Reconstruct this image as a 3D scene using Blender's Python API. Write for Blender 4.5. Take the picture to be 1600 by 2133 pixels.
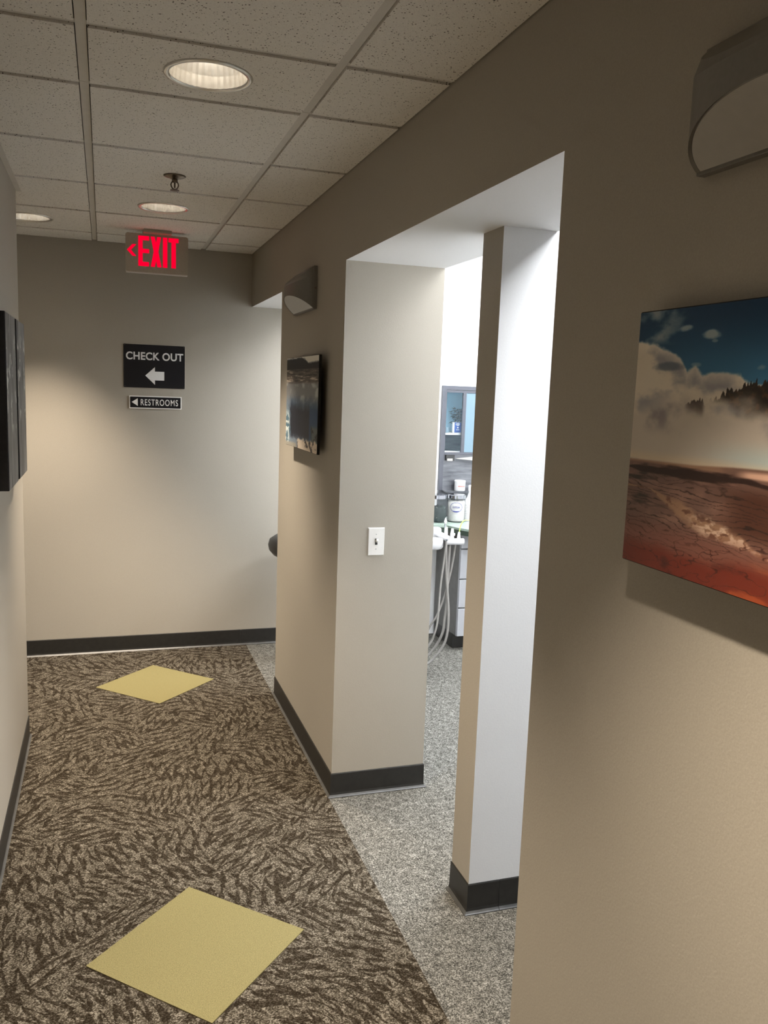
import bpy, bmesh, math, random
import numpy as np
from mathutils import Vector, Matrix

random.seed(7)
for o in list(bpy.data.objects): bpy.data.objects.remove(o)
S = bpy.context.scene
C = S.collection
PI = math.pi

# ------------------------------------------------------------------ camera, world, exposure
CAM = dict(h=1.648, yaw=0.3217, pitch=-0.1418, roll=0.0364, f=1762.36)
def make_camera():
    y, p, ro = CAM['yaw'], CAM['pitch'], CAM['roll']
    f = Vector((math.sin(y)*math.cos(p), math.cos(y)*math.cos(p), math.sin(p)))
    r = Vector((math.cos(y), -math.sin(y), 0)); u = r.cross(f)
    c, s = math.cos(ro), math.sin(ro)
    r2 = c*r + s*u; u2 = -s*r + c*u
    m = Matrix((r2, u2, -f)).transposed().to_4x4()
    m.translation = (0, 0, CAM['h'])
    cam = bpy.data.cameras.new('camera'); cam.sensor_fit = 'VERTICAL'
    cam.sensor_height = 24; cam.lens = 24*CAM['f']/2133; cam.clip_start = .02
    o = bpy.data.objects.new('camera', cam); C.objects.link(o); o.matrix_world = m
    S.camera = o
make_camera()
w = bpy.data.worlds.new('world'); S.world = w; w.use_nodes = True
w.node_tree.nodes['Background'].inputs[0].default_value = (.9, .95, 1, 1)
w.node_tree.nodes['Background'].inputs[1].default_value = .05
vs = S.view_settings
vs.view_transform = 'Standard'; vs.look = 'None'; vs.gamma = 1; vs.use_curve_mapping = False
vs.exposure = -0.10
DOWNLIGHT_W = 375.0
DOWNLIGHT_COL = (1.0, .85, .675)
TROFFER_E = 38.0
TROFFER_NEAR_E = 32.0
TROFFER_COL = (.93, .965, 1.0)

# ------------------------------------------------------------------ measures of the place (metres)
XR, X2 = .863, 1.261          # hall face / treatment-room face of the thick right wall
XL, YL = -.348, 4.059         # left wall face and its far corner
YB = 5.279                    # end wall
Y1, Y2, Y3 = 1.551, 3.143, 4.350
HZ = 2.127                    # underside of the header
ZC = 2.438                    # hall ceiling
ZO = 2.74                     # treatment room ceiling
YN = -2.6                     # wall behind the viewer
XO = 4.3                      # outer wall of the treatment rooms
XP, YP1, YP2 = 1.089, 2.278, 2.4155

# ------------------------------------------------------------------ material helpers
def srgb(r, g, b):
    def f(c):
        c /= 255.
        return c/12.92 if c <= .04045 else ((c+.055)/1.055)**2.4
    return (f(r), f(g), f(b), 1)
class NT:
    def __init__(s, name):
        s.m = bpy.data.materials.new(name); s.m.use_nodes = True
        s.t = s.m.node_tree; s.n = s.t.nodes
        s.b = s.n['Principled BSDF']
        s.tc = s.n.new('ShaderNodeTexCoord').outputs['Object']
    def new(s, typ, **kw):
        n = s.n.new(typ)
        for k, v in kw.items():
            if k.startswith('i_'):
                n.inputs[k[2:].replace('_', ' ')].default_value = v
            else: setattr(n, k, v)
        return n
    def lk(s, a, b): s.t.links.new(a, b)
    def math(s, op, a, b=None, c=None, clamp=False):
        n = s.n.new('ShaderNodeMath'); n.operation = op; n.use_clamp = clamp
        for i, x in enumerate((a, b, c)):
            if x is None: continue
            if isinstance(x, (int, float)): n.inputs[i].default_value = x
            else: s.lk(x, n.inputs[i])
        return n.outputs[0]
    def noise(s, scale, detail=2, rough=.5, vec=None):
        n = s.new('ShaderNodeTexNoise'); n.inputs['Scale'].default_value = scale
        n.inputs['Detail'].default_value = detail; n.inputs['Roughness'].default_value = rough
        s.lk(vec or s.tc, n.inputs['Vector']); return n.outputs['Fac']
    def ramp(s, fac, stops, interp='LINEAR'):
        n = s.new('ShaderNodeValToRGB'); n.color_ramp.interpolation = interp
        el = n.color_ramp.elements
        while len(el) < len(stops): el.new(.5)
        for e, (p, c) in zip(el, stops):
            e.position = p; e.color = c if len(c) == 4 else (*c, 1)
        s.lk(fac, n.inputs[0]); return n.outputs[0]
    def mix(s, fac, a, b, mode='MIX'):
        n = s.new('ShaderNodeMix', data_type='RGBA', blend_type=mode)
        for i, x in ((0, fac), (6, a), (7, b)):
            if isinstance(x, (int, float)): n.inputs[i].default_value = x
            elif isinstance(x, tuple): n.inputs[i].default_value = x
            else: s.lk(x, n.inputs[i])
        return n.outputs[2]
    def bump(s, h, strength=.3, dist=.002):
        n = s.new('ShaderNodeBump'); n.inputs['Strength'].default_value = strength
        n.inputs['Distance'].default_value = dist
        s.lk(h, n.inputs['Height']); s.lk(n.outputs[0], s.b.inputs['Normal'])
    def col(s, c):
        if isinstance(c, tuple): s.b.inputs['Base Color'].default_value = c
        else: s.lk(c, s.b.inputs['Base Color'])
    def set(s, rough=.5, metal=0., spec=.5):
        s.b.inputs['Roughness'].default_value = rough
        s.b.inputs['Metallic'].default_value = metal
        s.b.inputs['Specular IOR Level'].default_value = spec
M = {}
def simple(name, c, rough=.5, metal=0., spec=.5, var=.06, scale=60, bump=0.):
    t = NT(name); f = t.noise(scale, 3)
    lo = tuple(x*(1-var) for x in c[:3]) + (1,); hi = tuple(min(1, x*(1+var)) for x in c[:3]) + (1,)
    t.col(t.ramp(f, [(.3, lo), (.7, hi)])); t.set(rough, metal, spec)
    if bump: t.bump(f, bump, .001)
    M[name] = t.m; return t
def paint(name, c, var=.05):
    t = NT(name)
    f = t.noise(420, 2); g = t.noise(1.3, 3)
    lo = tuple(x*(1-var) for x in c[:3]) + (1,); hi = tuple(min(1, x*(1+var)) for x in c[:3]) + (1,)
    col = t.ramp(f, [(.3, lo), (.7, hi)])
    t.col(t.mix(.06, col, t.ramp(g, [(.3, (.6, .6, .6)), (.7, (1, 1, 1))]), 'MULTIPLY'))
    t.set(.62, 0, .3); t.bump(t.noise(190, 3), .22, .0012)
    M[name] = t.m
paint('beige_paint', (.385, .354, .300, 1))
paint('white_paint', (.80, .80, .80, 1), .02)
simple('rubber_black', (.018, .017, .015, 1), .45, 0, .5, .2, 40)
simple('rubber_lit_toe', (.06, .06, .058, 1), .35, 0, .6, .15, 40)  # black rubber made lighter: light on the cove toe painted into the colour
simple('tee_white', (.60, .57, .52, 1), .5, 0, .4, .03, 30)
simple('plaster_dark', (.25, .24, .22, 1), .9, 0, .1)
simple('white_plastic', (.80, .79, .76, 1), .35, 0, .5, .02, 30)
simple('white_enamel', (.52, .52, .525, 1), .25, 0, .5, .02, 30)
simple('dark_slot', (.02, .02, .02, 1), .6)
simple('sign_black', srgb(16, 17, 24), .32, 0, .5, .1, 30)
simple('sign_grey', srgb(236, 236, 236), .45, 0, .4, .03, 200)
simple('sign_white', srgb(240, 239, 234), .45, 0, .4, .03, 200)
simple('exit_housing', (.42, .38, .31, 1), .45, .3, .5, .06, 150)
simple('bronze', (.16, .13, .10, 1), .3, 1., .5, .1, 80)
simple('sconce_paint', (.19, .178, .16, 1), .42, .25, .5, .05, 120)
simple('sconce_glass', (.42, .405, .38, 1), .4, 0, .5, .03, 60)
simple('trim_metal', (.80, .78, .74, 1), .3, 1., .5, .03, 60)
simple('chrome', (.36, .37, .40, 1), .12, 1., .5, .03, 60)
simple('canvas_side', (.012, .011, .011, 1), .6, 0, .3, .2, 90)
simple('black_vinyl', (.02, .02, .021, 1), .42, 0, .5, .15, 120, .1)
simple('cabinet_grey', (.13, .13, .125, 1), .5, 0, .4, .10, 25)
simple('drawer_white', (.31, .315, .33, 1), .4, 0, .4, .02, 30)
simple('counter_green', (.24, .30, .26, 1), .3, 0, .5, .06, 160)
simple('counter_edge', (.04, .06, .046, 1), .35, 0, .5, .1, 120)
simple('frame_grey', (.09, .094, .11, 1), .38, .5, .5, .03, 40)
simple('niche_blue', (.46, .78, .98, 1), .6, 0, .3, .05, 8)
simple('frost_blue', (.12, .185, .23, 1), .45, 0, .5, .04, 6)
simple('leaf_dark', (.004, .010, .008, 1), .5, 0, .4, .3, 60)
simple('blue_print', srgb(34, 76, 150), .5, 0, .4, .05, 60)
simple('blue_ink', srgb(34, 44, 120), .5, 0, .4, .05, 60)
simple('red_ink', srgb(225, 95, 85), .5, 0, .4, .05, 60)
simple('label_grey', srgb(190, 192, 190), .5, 0, .4, .05, 60)
simple('cotton', (.48, .475, .45, 1), .95, 0, .1, .06, 90, .5)
simple('dark_swabs', (.02, .028, .026, 1), .7, 0, .3, .4, 90)
simple('hose_grey', (.20, .19, .175, 1), .5, 0, .4, .04, 60)
simple('tube_green', (.45, .80, .12, 1), .3, 0, .5, .05, 60)
simple('clear_tip', (.62, .64, .62, 1), .2, 0, .5, .04, 60)
simple('paper', (.36, .35, .32, 1), .8, 0, .2, .03, 60)
simple('olive_carpet', srgb(115, 108, 75), .95, 0, .05, .30, 420, .5)

def mk_steel():
    t = NT('steel')
    mp = t.new('ShaderNodeMapping'); mp.inputs['Scale'].default_value = (3, 3, 22)
    t.lk(t.tc, mp.inputs['Vector'])
    f = t.noise(2.2, 4, .6, mp.outputs[0])
    t.col(t.ramp(f, [(.3, (.085, .09, .10)), (.7, (.19, .195, .21))])); t.set(.35, .6)
    M['steel'] = t.m
mk_steel()
def mk_tile():
    t = NT('ceiling_tile')
    v = t.new('ShaderNodeTexVoronoi'); v.inputs['Scale'].default_value = 115; t.lk(t.tc, v.inputs['Vector'])
    n1 = t.noise(60, 3, .6)
    hole = t.math('LESS_THAN', t.math('ADD', v.outputs['Distance'], t.math('MULTIPLY', n1, .55)), .445)
    v2 = t.new('ShaderNodeTexVoronoi'); v2.inputs['Scale'].default_value = 210; t.lk(t.tc, v2.inputs['Vector'])
    hole2 = t.math('LESS_THAN', t.math('ADD', v2.outputs['Distance'], t.math('MULTIPLY', t.noise(120, 2), .6)), .43)
    h = t.math('MAXIMUM', hole, t.math('MULTIPLY', hole2, .55))
    base = t.ramp(t.noise(330, 2), [(.3, (.74, .71, .66)), (.7, (.84, .81, .76))])
    t.col(t.mix(h, base, (.14, .125, .105, 1)))
    t.set(.95, 0, .05)
    t.bump(t.math('SUBTRACT', t.math('MULTIPLY', t.noise(220, 3), .4), h), .6, .002)
    M['ceiling_tile'] = t.m
mk_tile()
def tufts(t, stops, scale=300):
    v = t.new('ShaderNodeTexVoronoi'); v.inputs['Scale'].default_value = scale; t.lk(t.tc, v.inputs['Vector'])
    sep = t.new('ShaderNodeSeparateColor'); t.lk(v.outputs['Color'], sep.inputs[0])
    big = t.noise(38, 3, .6)
    f = t.math('ADD', t.math('MULTIPLY', sep.outputs[0], .55), t.math('MULTIPLY', big, .55))
    return t.ramp(f, stops), v.outputs['Distance'], f
def mk_grey_carpet():
    t = NT('grey_carpet')
    c, dist, f = tufts(t, [(.25, (.024, .023, .020)), (.48, (.078, .075, .066)), (.66, (.14, .135, .12)), (.9, (.30, .29, .265))], 330)
    t.col(c); t.set(.95, 0, .05); t.bump(f, .6, .004)
    M['grey_carpet'] = t.m
mk_grey_carpet()
def mk_hall_carpet():
    t = NT('hall_carpet')
    base, dist, f = tufts(t, [(.20, (.014, .011, .007)), (.42, (.037, .030, .021)), (.60, (.072, .061, .045)), (.86, (.20, .178, .145))], 290)
    # patches of scribbled zigzag strokes, each patch with its own slant
    wob = t.new('ShaderNodeTexNoise'); wob.inputs['Scale'].default_value = 9; wob.inputs['Detail'].default_value = 3
    t.lk(t.tc, wob.inputs['Vector'])
    va = t.new('ShaderNodeVectorMath', operation='MULTIPLY_ADD')
    t.lk(wob.outputs['Color'], va.inputs[0]); va.inputs[1].default_value = (.045, .045, 0); t.lk(t.tc, va.inputs[2])
    wb2 = t.new('ShaderNodeTexNoise'); wb2.inputs['Scale'].default_value = 120; wb2.inputs['Detail'].default_value = 2
    t.lk(t.tc, wb2.inputs['Vector'])
    vb = t.new('ShaderNodeVectorMath', operation='MULTIPLY_ADD')
    t.lk(wb2.outputs['Color'], vb.inputs[0]); vb.inputs[1].default_value = (.007, .007, 0); t.lk(va.outputs[0], vb.inputs[2])
    P = vb.outputs[0]
    cell = t.new('ShaderNodeTexVoronoi', voronoi_dimensions='2D'); cell.inputs['Scale'].default_value = 5.2
    cell.inputs['Randomness'].default_value = .8; t.lk(va.outputs[0], cell.inputs['Vector'])
    sc = t.new('ShaderNodeSeparateColor'); t.lk(cell.outputs['Color'], sc.inputs[0])
    a = t.math('MULTIPLY_ADD', sc.outputs[0], 2.6, .25)
    vr = t.new('ShaderNodeVectorRotate', rotation_type='Z_AXIS'); t.lk(P, vr.inputs['Vector']); t.lk(a, vr.inputs['Angle'])
    sp = t.new('ShaderNodeSeparateXYZ'); t.lk(vr.outputs[0], sp.inputs[0])
    u, v = sp.outputs[0], sp.outputs[1]
    RP = .115
    row = t.math('FLOOR', t.math('DIVIDE', u, RP))
    ul = t.math('SUBTRACT', t.math('MODULO', t.math('ADD', u, RP*400), RP), RP/2)
    vv = t.math('ADD', v, t.math('MULTIPLY', t.math('FRACT', t.math('MULTIPLY', row, .618)), .05))
    per = t.math('MULTIPLY_ADD', sc.outputs[1], .016, .034)
    tri = t.math('PINGPONG', t.math('DIVIDE', vv, per), .5)
    zig = t.math('MULTIPLY_ADD', tri, RP*1.84, -RP*.46)
    dz = t.math('ABSOLUTE', t.math('SUBTRACT', ul, zig))
    brk = t.noise(15, 2, .5, P)
    lim = t.math('MULTIPLY_ADD', brk, .17, -.058)
    mask = t.math('MULTIPLY_ADD', t.math('SUBTRACT', lim, dz), 130., .5, clamp=True)
    mask = t.math('MULTIPLY', mask, t.math('MULTIPLY_ADD', f, -.6, 1.25, clamp=True))
    dark = t.mix(f, (.006, .004, .0022, 1), (.030, .022, .014, 1))
    t.col(t.mix(mask, base, dark))
    t.set(.95, 0, .05)
    t.bump(t.math('SUBTRACT', f, t.math('MULTIPLY', mask, .35)), .6, .004)
    M['hall_carpet'] = t.m
mk_hall_carpet()
def emit(name, c, strength):
    t = NT(name)
    f = t.noise(9, 2)
    em = t.new('ShaderNodeEmission'); em.inputs['Strength'].default_value = strength
    t.lk(t.ramp(f, [(.3, tuple(x*.96 for x in c[:3])), (.7, c[:3])]), em.inputs['Color'])
    t.lk(em.outputs[0], t.n['Material Output'].inputs['Surface']); M[name] = t.m
emit('troffer_lens', TROFFER_COL, TROFFER_E)
emit('troffer_lens_near', TROFFER_COL, TROFFER_NEAR_E)
emit('exit_red', (1.0, .0, .028), 1.15)
emit('lamp_lens', (1.0, .90, .76), 36.)
def mk_glass(name, tint, rough=.0, alpha=.35):
    t = NT(name); t.col(t.ramp(t.noise(20, 2), [(.3, tuple(x*.97 for x in tint)), (.7, tint)]))
    t.set(.05 + rough, 0, .5); t.b.inputs['Alpha'].default_value = alpha; M[name] = t.m
mk_glass('jar_glass', (.12, .14, .15), 0, .10)
mk_glass('pane_glass', (.35, .45, .52), 0, .05)
def mk_print(name):
    t = NT(name); a = t.new('ShaderNodeAttribute', attribute_name='print')
    t.col(t.mix(.10, a.outputs['Color'], t.ramp(t.noise(900, 1), [(.3, (.7, .7, .7)), (.7, (1, 1, 1))]), 'MULTIPLY'))
    t.set(.5, 0, .35); t.bump(t.noise(700, 2), .15, .0006); M[name] = t.m
mk_print('canvas_print')
mk_print('abstract_print')

# ------------------------------------------------------------------ mesh helpers
def put(name, bm, mat, parent=None, loc=None, smooth=False):
    me = bpy.data.meshes.new(name); bmesh.ops.recalc_face_normals(bm, faces=bm.faces[:])
    bm.to_mesh(me); bm.free()
    for m in (mat if isinstance(mat, (list, tuple)) else [mat]): me.materials.append(M[m])
    if smooth:
        for p in me.polygons: p.use_smooth = True
    o = bpy.data.objects.new(name, me); C.objects.link(o)
    if parent: o.parent = parent
    if loc: o.location = loc
    return o
def tag(o, label, cat, group=None, kind=None):
    o['label'] = label; o['category'] = cat
    if group: o['group'] = group
    if kind: o['kind'] = kind
    return o
def thing(name, label, cat, loc=(0, 0, 0), group=None):
    o = bpy.data.objects.new(name, None); C.objects.link(o); o.location = loc
    o.empty_display_size = .05
    return tag(o, label, cat, group)
def struct(o, label, cat): return tag(o, label, cat, None, 'structure')
def box(x0, y0, z0, x1, y1, z1, bm=None, bev=0, seg=2):
    own = bm is None
    b = bmesh.new()
    vs_ = [b.verts.new((x, y, z)) for x in (x0, x1) for y in (y0, y1) for z in (z0, z1)]
    for f in ((0, 1, 3, 2), (4, 6, 7, 5), (0, 4, 5, 1), (2, 3, 7, 6), (0, 2, 6, 4), (1, 5, 7, 3)):
        b.faces.new([vs_[i] for i in f])
    bmesh.ops.recalc_face_normals(b, faces=b.faces[:])
    if bev: bmesh.ops.bevel(b, geom=b.edges[:], offset=bev, segments=seg, affect='EDGES', profile=.6)
    if own: return b
    merge(bm, b); return bm
def merge(dst, src):
    vm = {v: dst.verts.new(v.co) for v in src.verts}
    for f in src.faces:
        try:
            nf = dst.faces.new([vm[v] for v in f.verts]); nf.material_index = f.material_index; nf.smooth = f.smooth
        except ValueError: pass
    src.free()
def prism(poly, axis, a, b_, bm=None):
    """polygon extruded along an axis; poly in the other two coords (order xyz without axis)"""
    own = bm is None
    if own: bm = bmesh.new()
    def P(q, t):
        l = list(q); l.insert(axis, t); return tuple(l)
    A = [bm.verts.new(P(q, a)) for q in poly]; B = [bm.verts.new(P(q, b_)) for q in poly]
    bm.faces.new(A); bm.faces.new(B[::-1])
    for i in range(len(poly)):
        j = (i+1) % len(poly); bm.faces.new((A[i], B[i], B[j], A[j]))
    return bm
def lathe(prof, seg=32, c=(0, 0), bm=None, cap=True, flute=0, zoff=0):
    own = bm is None
    if own: bm = bmesh.new()
    rings = []
    for r, z in prof:
        ring = []
        for i in range(seg):
            a = 2*PI*i/seg; rr = r*(1 + (flute if i % 2 else 0))
            ring.append(bm.verts.new((c[0]+rr*math.cos(a), c[1]+rr*math.sin(a), z+zoff)))
        rings.append(ring)
    for A, B in zip(rings, rings[1:]):
        for i in range(seg):
            j = (i+1) % seg; bm.faces.new((A[i], A[j], B[j], B[i]))
    if cap:
        bm.faces.new(rings[0][::-1]); bm.faces.new(rings[-1])
    return bm
def tube(pts, r, seg=8, bm=None, r2=None, smoothn=6):
    own = bm is None
    if own: bm = bmesh.new()
    P = [Vector(p) for p in pts]
    if smoothn and len(P) > 2:
        Q = []
        for i in range(len(P)-1):
            p0 = P[max(i-1, 0)]; p1 = P[i]; p2 = P[i+1]; p3 = P[min(i+2, len(P)-1)]
            for k in range(smoothn):
                t = k/smoothn
                Q.append(.5*((2*p1)+(p2-p0)*t+(2*p0-5*p1+4*p2-p3)*t*t+(3*p1-p0-3*p2+p3)*t**3))
        Q.append(P[-1]); P = Q
    n = len(P); rings = []
    up = Vector((0, 1, 0)); 
    for i, p in enumerate(P):
        d = (P[min(i+1, n-1)]-P[max(i-1, 0)]).normalized()
        a = d.cross(up)
        if a.length < .05: a = d.cross(Vector((1, 0, 0)))
        a.normalize(); b = d.cross(a)
        rr = r if r2 is None else r+(r2-r)*i/(n-1)
        rings.append([bm.verts.new(p+rr*(math.cos(2*PI*k/seg)*a+math.sin(2*PI*k/seg)*b)) for k in range(seg)])
    for A, B in zip(rings, rings[1:]):
        for k in range(seg):
            j = (k+1) % seg; bm.faces.new((A[k], A[j], B[j], B[k]))
    bm.faces.new(rings[0][::-1]); bm.faces.new(rings[-1])
    return bm
def text_mesh(name, body, x0, x1, zc, cap, y, mat, parent, off=.0, depth=.0012, sp=1.0):
    """flat lettering standing in the XZ plane, facing -Y, fitted between x0 and x1, cap height cap"""
    cu = bpy.data.curves.new(name, 'FONT'); cu.body = body; cu.offset = off; cu.extrude = .02; cu.space_character = sp
    o = bpy.data.objects.new(name, cu); C.objects.link(o)
    bpy.context.view_layer.update()
    me = bpy.data.meshes.new_from_object(o.evaluated_get(bpy.context.evaluated_depsgraph_get()))
    bpy.data.objects.remove(o); bpy.data.curves.remove(cu)
    xs = [v.co.x for v in me.vertices]; ys = [v.co.y for v in me.vertices]
    a, b = min(xs), max(xs); c, d = min(ys), max(ys)
    for v in me.vertices:
        x, yy, zz = v.co
        v.co = (x0+(x-a)/(b-a)*(x1-x0), y + (-depth if zz > 0 else 0), zc+((yy-c)/(d-c)-.5)*cap)
    me.materials.clear(); me.materials.append(M[mat])
    n = bpy.data.objects.new(name, me); C.objects.link(n); n.parent = parent
    return n
def sub(x, y, z, parent): return Vector((x, y, z))

# ------------------------------------------------------------------ SETTING: floor
fb = box(XL-.1, YN, -.05, XO+.1, YB+.1, 0)
floor = struct(put('floor', fb, 'grey_carpet'), 'plain grey tufted carpet covering the treatment room floors', 'floor')
hall = [(XL, YN), (.852, YN), (.852, YB), (-3.2, YB), (-3.2, YL), (XL, YL)]
hb = prism(hall, 2, -.0005, .002)
put('patterned_carpet', hb, 'hall_carpet', floor)['label'] = 'taupe hall carpet with dark brown scribbled strokes'
box(-3.2, YL-.1, -.05, XL-.1, YB+.1, 0)
put('floor_base', box(-3.3, YL-.1, -.05, XL-.1, YB+.1, 0), 'grey_carpet', floor)
for cx, cy in ((.251, 2.330), (.258, 4.652)):
    h = .316
    b = prism([(0, -h), (h, 0), (0, h), (-h, 0)], 2, -.001, .0045)
    put('carpet_inlay', b, 'olive_carpet', floor, (cx, cy, 0))['label'] = 'plain olive-yellow carpet diamond'

# ------------------------------------------------------------------ SETTING: walls
def wall(name, b, mat, label): return struct(put(name, b, mat), label, 'wall')
wall('wall_left', box(XL-.12, YN, 0, XL, YL, ZC+.1), 'beige_paint', 'beige wall on the left of the hall with a free far corner')
wall('wall_branch_left', box(-3.2, YL-.12, 0, XL-.12, YL, ZC+.1), 'beige_paint', 'beige wall of the side passage behind the left corner')
wall('wall_branch_end', box(-3.3, YL-.12, 0, -3.2, YB+.12, ZC+.1), 'beige_paint', 'beige wall closing the side passage to check out')
wall('wall_back', box(-3.2, YB, 0, 1.55, YB+.12, ZO+.1), 'beige_paint', 'beige wall at the far end carrying the direction signs')
wall('wall_near', box(XL-.12, YN-.12, 0, XO+.1, YN, ZO+.1), 'beige_paint', 'beige wall behind the viewer')
def facemat(o, test, idx):
    for p in o.data.polygons:
        if test(p.normal): p.material_index = idx
wr = wall('wall_right', box(XR, YN, 0, X2, Y1, ZO), ['beige_paint', 'white_paint'], 'thick beige wall on the right carrying the geyser picture')
facemat(wr, lambda n: n.x > .5 or n.y > .5, 1)
wp = wall('wall_pier', box(XR, Y2, 0, X2, Y3, ZO), ['beige_paint', 'white_paint'], 'thick beige pier between the two openings with the light switch')
facemat(wp, lambda n: n.x > .5 or n.y > .5, 1)
wh = wall('wall_header_near', box(XR, Y1, HZ, X2, Y2, ZO), ['beige_paint', 'white_paint'], 'beige header with a white underside over the near opening')
facemat(wh, lambda n: n.z < -.5 or n.x > .5, 1)
wh = wall('wall_header_far', box(XR, Y3, HZ, X2, YB, ZO), ['beige_paint', 'white_paint'], 'beige header with a white underside over the far opening')
facemat(wh, lambda n: n.z < -.5 or n.x > .5, 1)
pb = bmesh.new()
prism([(XP, 0), (XO, 0), (XO, ZO), (X2, ZO), (X2, HZ), (XP, HZ)], 1, YP1, YP2, pb)
wpa = wall('wall_partition', pb, ['white_paint', 'beige_paint'], 'thin white partition between the treatment rooms with a beige end')
facemat(wpa, lambda n: n.x < -.5, 1)
# treatment room end wall with a glazed niche opening
NX0, NX1, NZ0, NZ1 = 2.160, 2.90, 1.258, 1.657
wb = bmesh.new()
box(1.55, YB, 0, XO, YB+.12, NZ0, wb); box(1.55, YB, NZ1, XO, YB+.12, ZO+.1, wb)
box(1.55, YB, NZ0, NX0, YB+.12, NZ1, wb); box(NX1, YB, NZ0, XO, YB+.12, NZ1, wb)
wall('wall_operatory_back', wb, 'white_paint', 'bright white end wall of the treatment room behind the cabinet')
wall('wall_operatory_outer', box(XO, YN, 0, XO+.1, YB+.12, ZO+.1), 'white_paint', 'white outer wall of the treatment rooms')
wall('wall_operatory_near', box(X2, -1.0, 0, XO, -.9, ZO), 'white_paint', 'white wall closing the near treatment room')

# cove baseboards -----------------------------------------------------------------
PROF = [(0, 0), (.013, 0), (.0135, .003), (.0105, .0055), (.006, .011), (.0042, .020), (.0035, .0985), (.0015, .102), (0, .102)]
def baseboard(name, a, b, nrm, e0, e1, label, seams=()):
    """a, b: wall foot end points (x, y); nrm: outward normal; e: 1 outside mitre, -1 inside mitre, 0 square"""
    a = Vector((*a, 0)); b = Vector((*b, 0)); n = Vector((*nrm, 0)); d = (b-a).normalized(); L = (b-a).length
    cuts = [0] + [s for s in seams] + [L]
    root = None
    for i in range(len(cuts)-1):
        s0, s1 = cuts[i], cuts[i+1]
        m0 = e0 if i == 0 else 0; m1 = e1 if i == len(cuts)-2 else 0
        g0 = .0006 if i else 0; g1 = .0006 if i < len(cuts)-2 else 0
        bm = bmesh.new()
        A = [bm.verts.new(a+d*(s0+g0-m0*p)+n*p+Vector((0, 0, z))) for p, z in PROF]
        B = [bm.verts.new(a+d*(s1-g1+m1*p)+n*p+Vector((0, 0, z))) for p, z in PROF]
        k = len(PROF)
        for q in range(k):
            j = (q+1) % k; f = bm.faces.new((A[q], A[j], B[j], B[q]))
            if q in (1, 2, 3): f.material_index = 1  # toe faces get the painted-in lit strip
        bm.faces.new(A[::-1]); bm.faces.new(B)
        if root is None:
            root = struct(put(name, bm, ['rubber_black', 'rubber_lit_toe']), label, 'baseboard')
        else:
            put('baseboard_length', bm, ['rubber_black', 'rubber_lit_toe'], root)
baseboard('baseboard_left', (XL, YN), (XL, YL), (1, 0), 0, 1, 'black rubber cove base along the left wall', (5.05,))
baseboard('baseboard_branch', (XL, YL), (-3.2, YL), (0, 1), 1, -1, 'black rubber cove base round the left corner')
baseboard('baseboard_back', (-3.2, YB), (1.86, YB), (0, -1), -1, 0, 'black rubber cove base along the far end wall', (4.02,))
baseboard('baseboard_right', (XR, YN), (XR, Y1), (-1, 0), 0, 1, 'black rubber cove base along the near right wall')
baseboard('baseboard_right_return', (XR, Y1), (X2, Y1), (0, 1), 1, 1, 'black rubber cove base in the near jamb of the opening')
baseboard('baseboard_pier_hall', (XR, Y2), (XR, Y3), (-1, 0), 1, 1, 'black rubber cove base along the hall face of the pier')
baseboard('baseboard_pier_front', (XR, Y2), (X2, Y2), (0, -1), 1, 1, 'black rubber cove base below the light switch')
baseboard('baseboard_pier_rear', (XR, Y3), (X2, Y3), (0, 1), 1, 1, 'black rubber cove base on the far side of the pier')
baseboard('baseboard_pier_inner', (X2, Y2), (X2, Y3), (1, 0), 1, 1, 'black rubber cove base on the treatment room side of the pier')
baseboard('baseboard_partition_end', (XP, YP1), (XP, YP2), (-1, 0), 1, 1, 'black rubber cove base on the narrow end of the partition')
baseboard('baseboard_partition_near', (XP, YP1), (XO, YP1), (0, -1), 1, 0, 'black rubber cove base along the lit face of the partition', (.108,))
baseboard('baseboard_partition_far', (XP, YP2), (XO, YP2), (0, 1), 1, 0, 'black rubber cove base along the hidden face of the partition')

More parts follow.
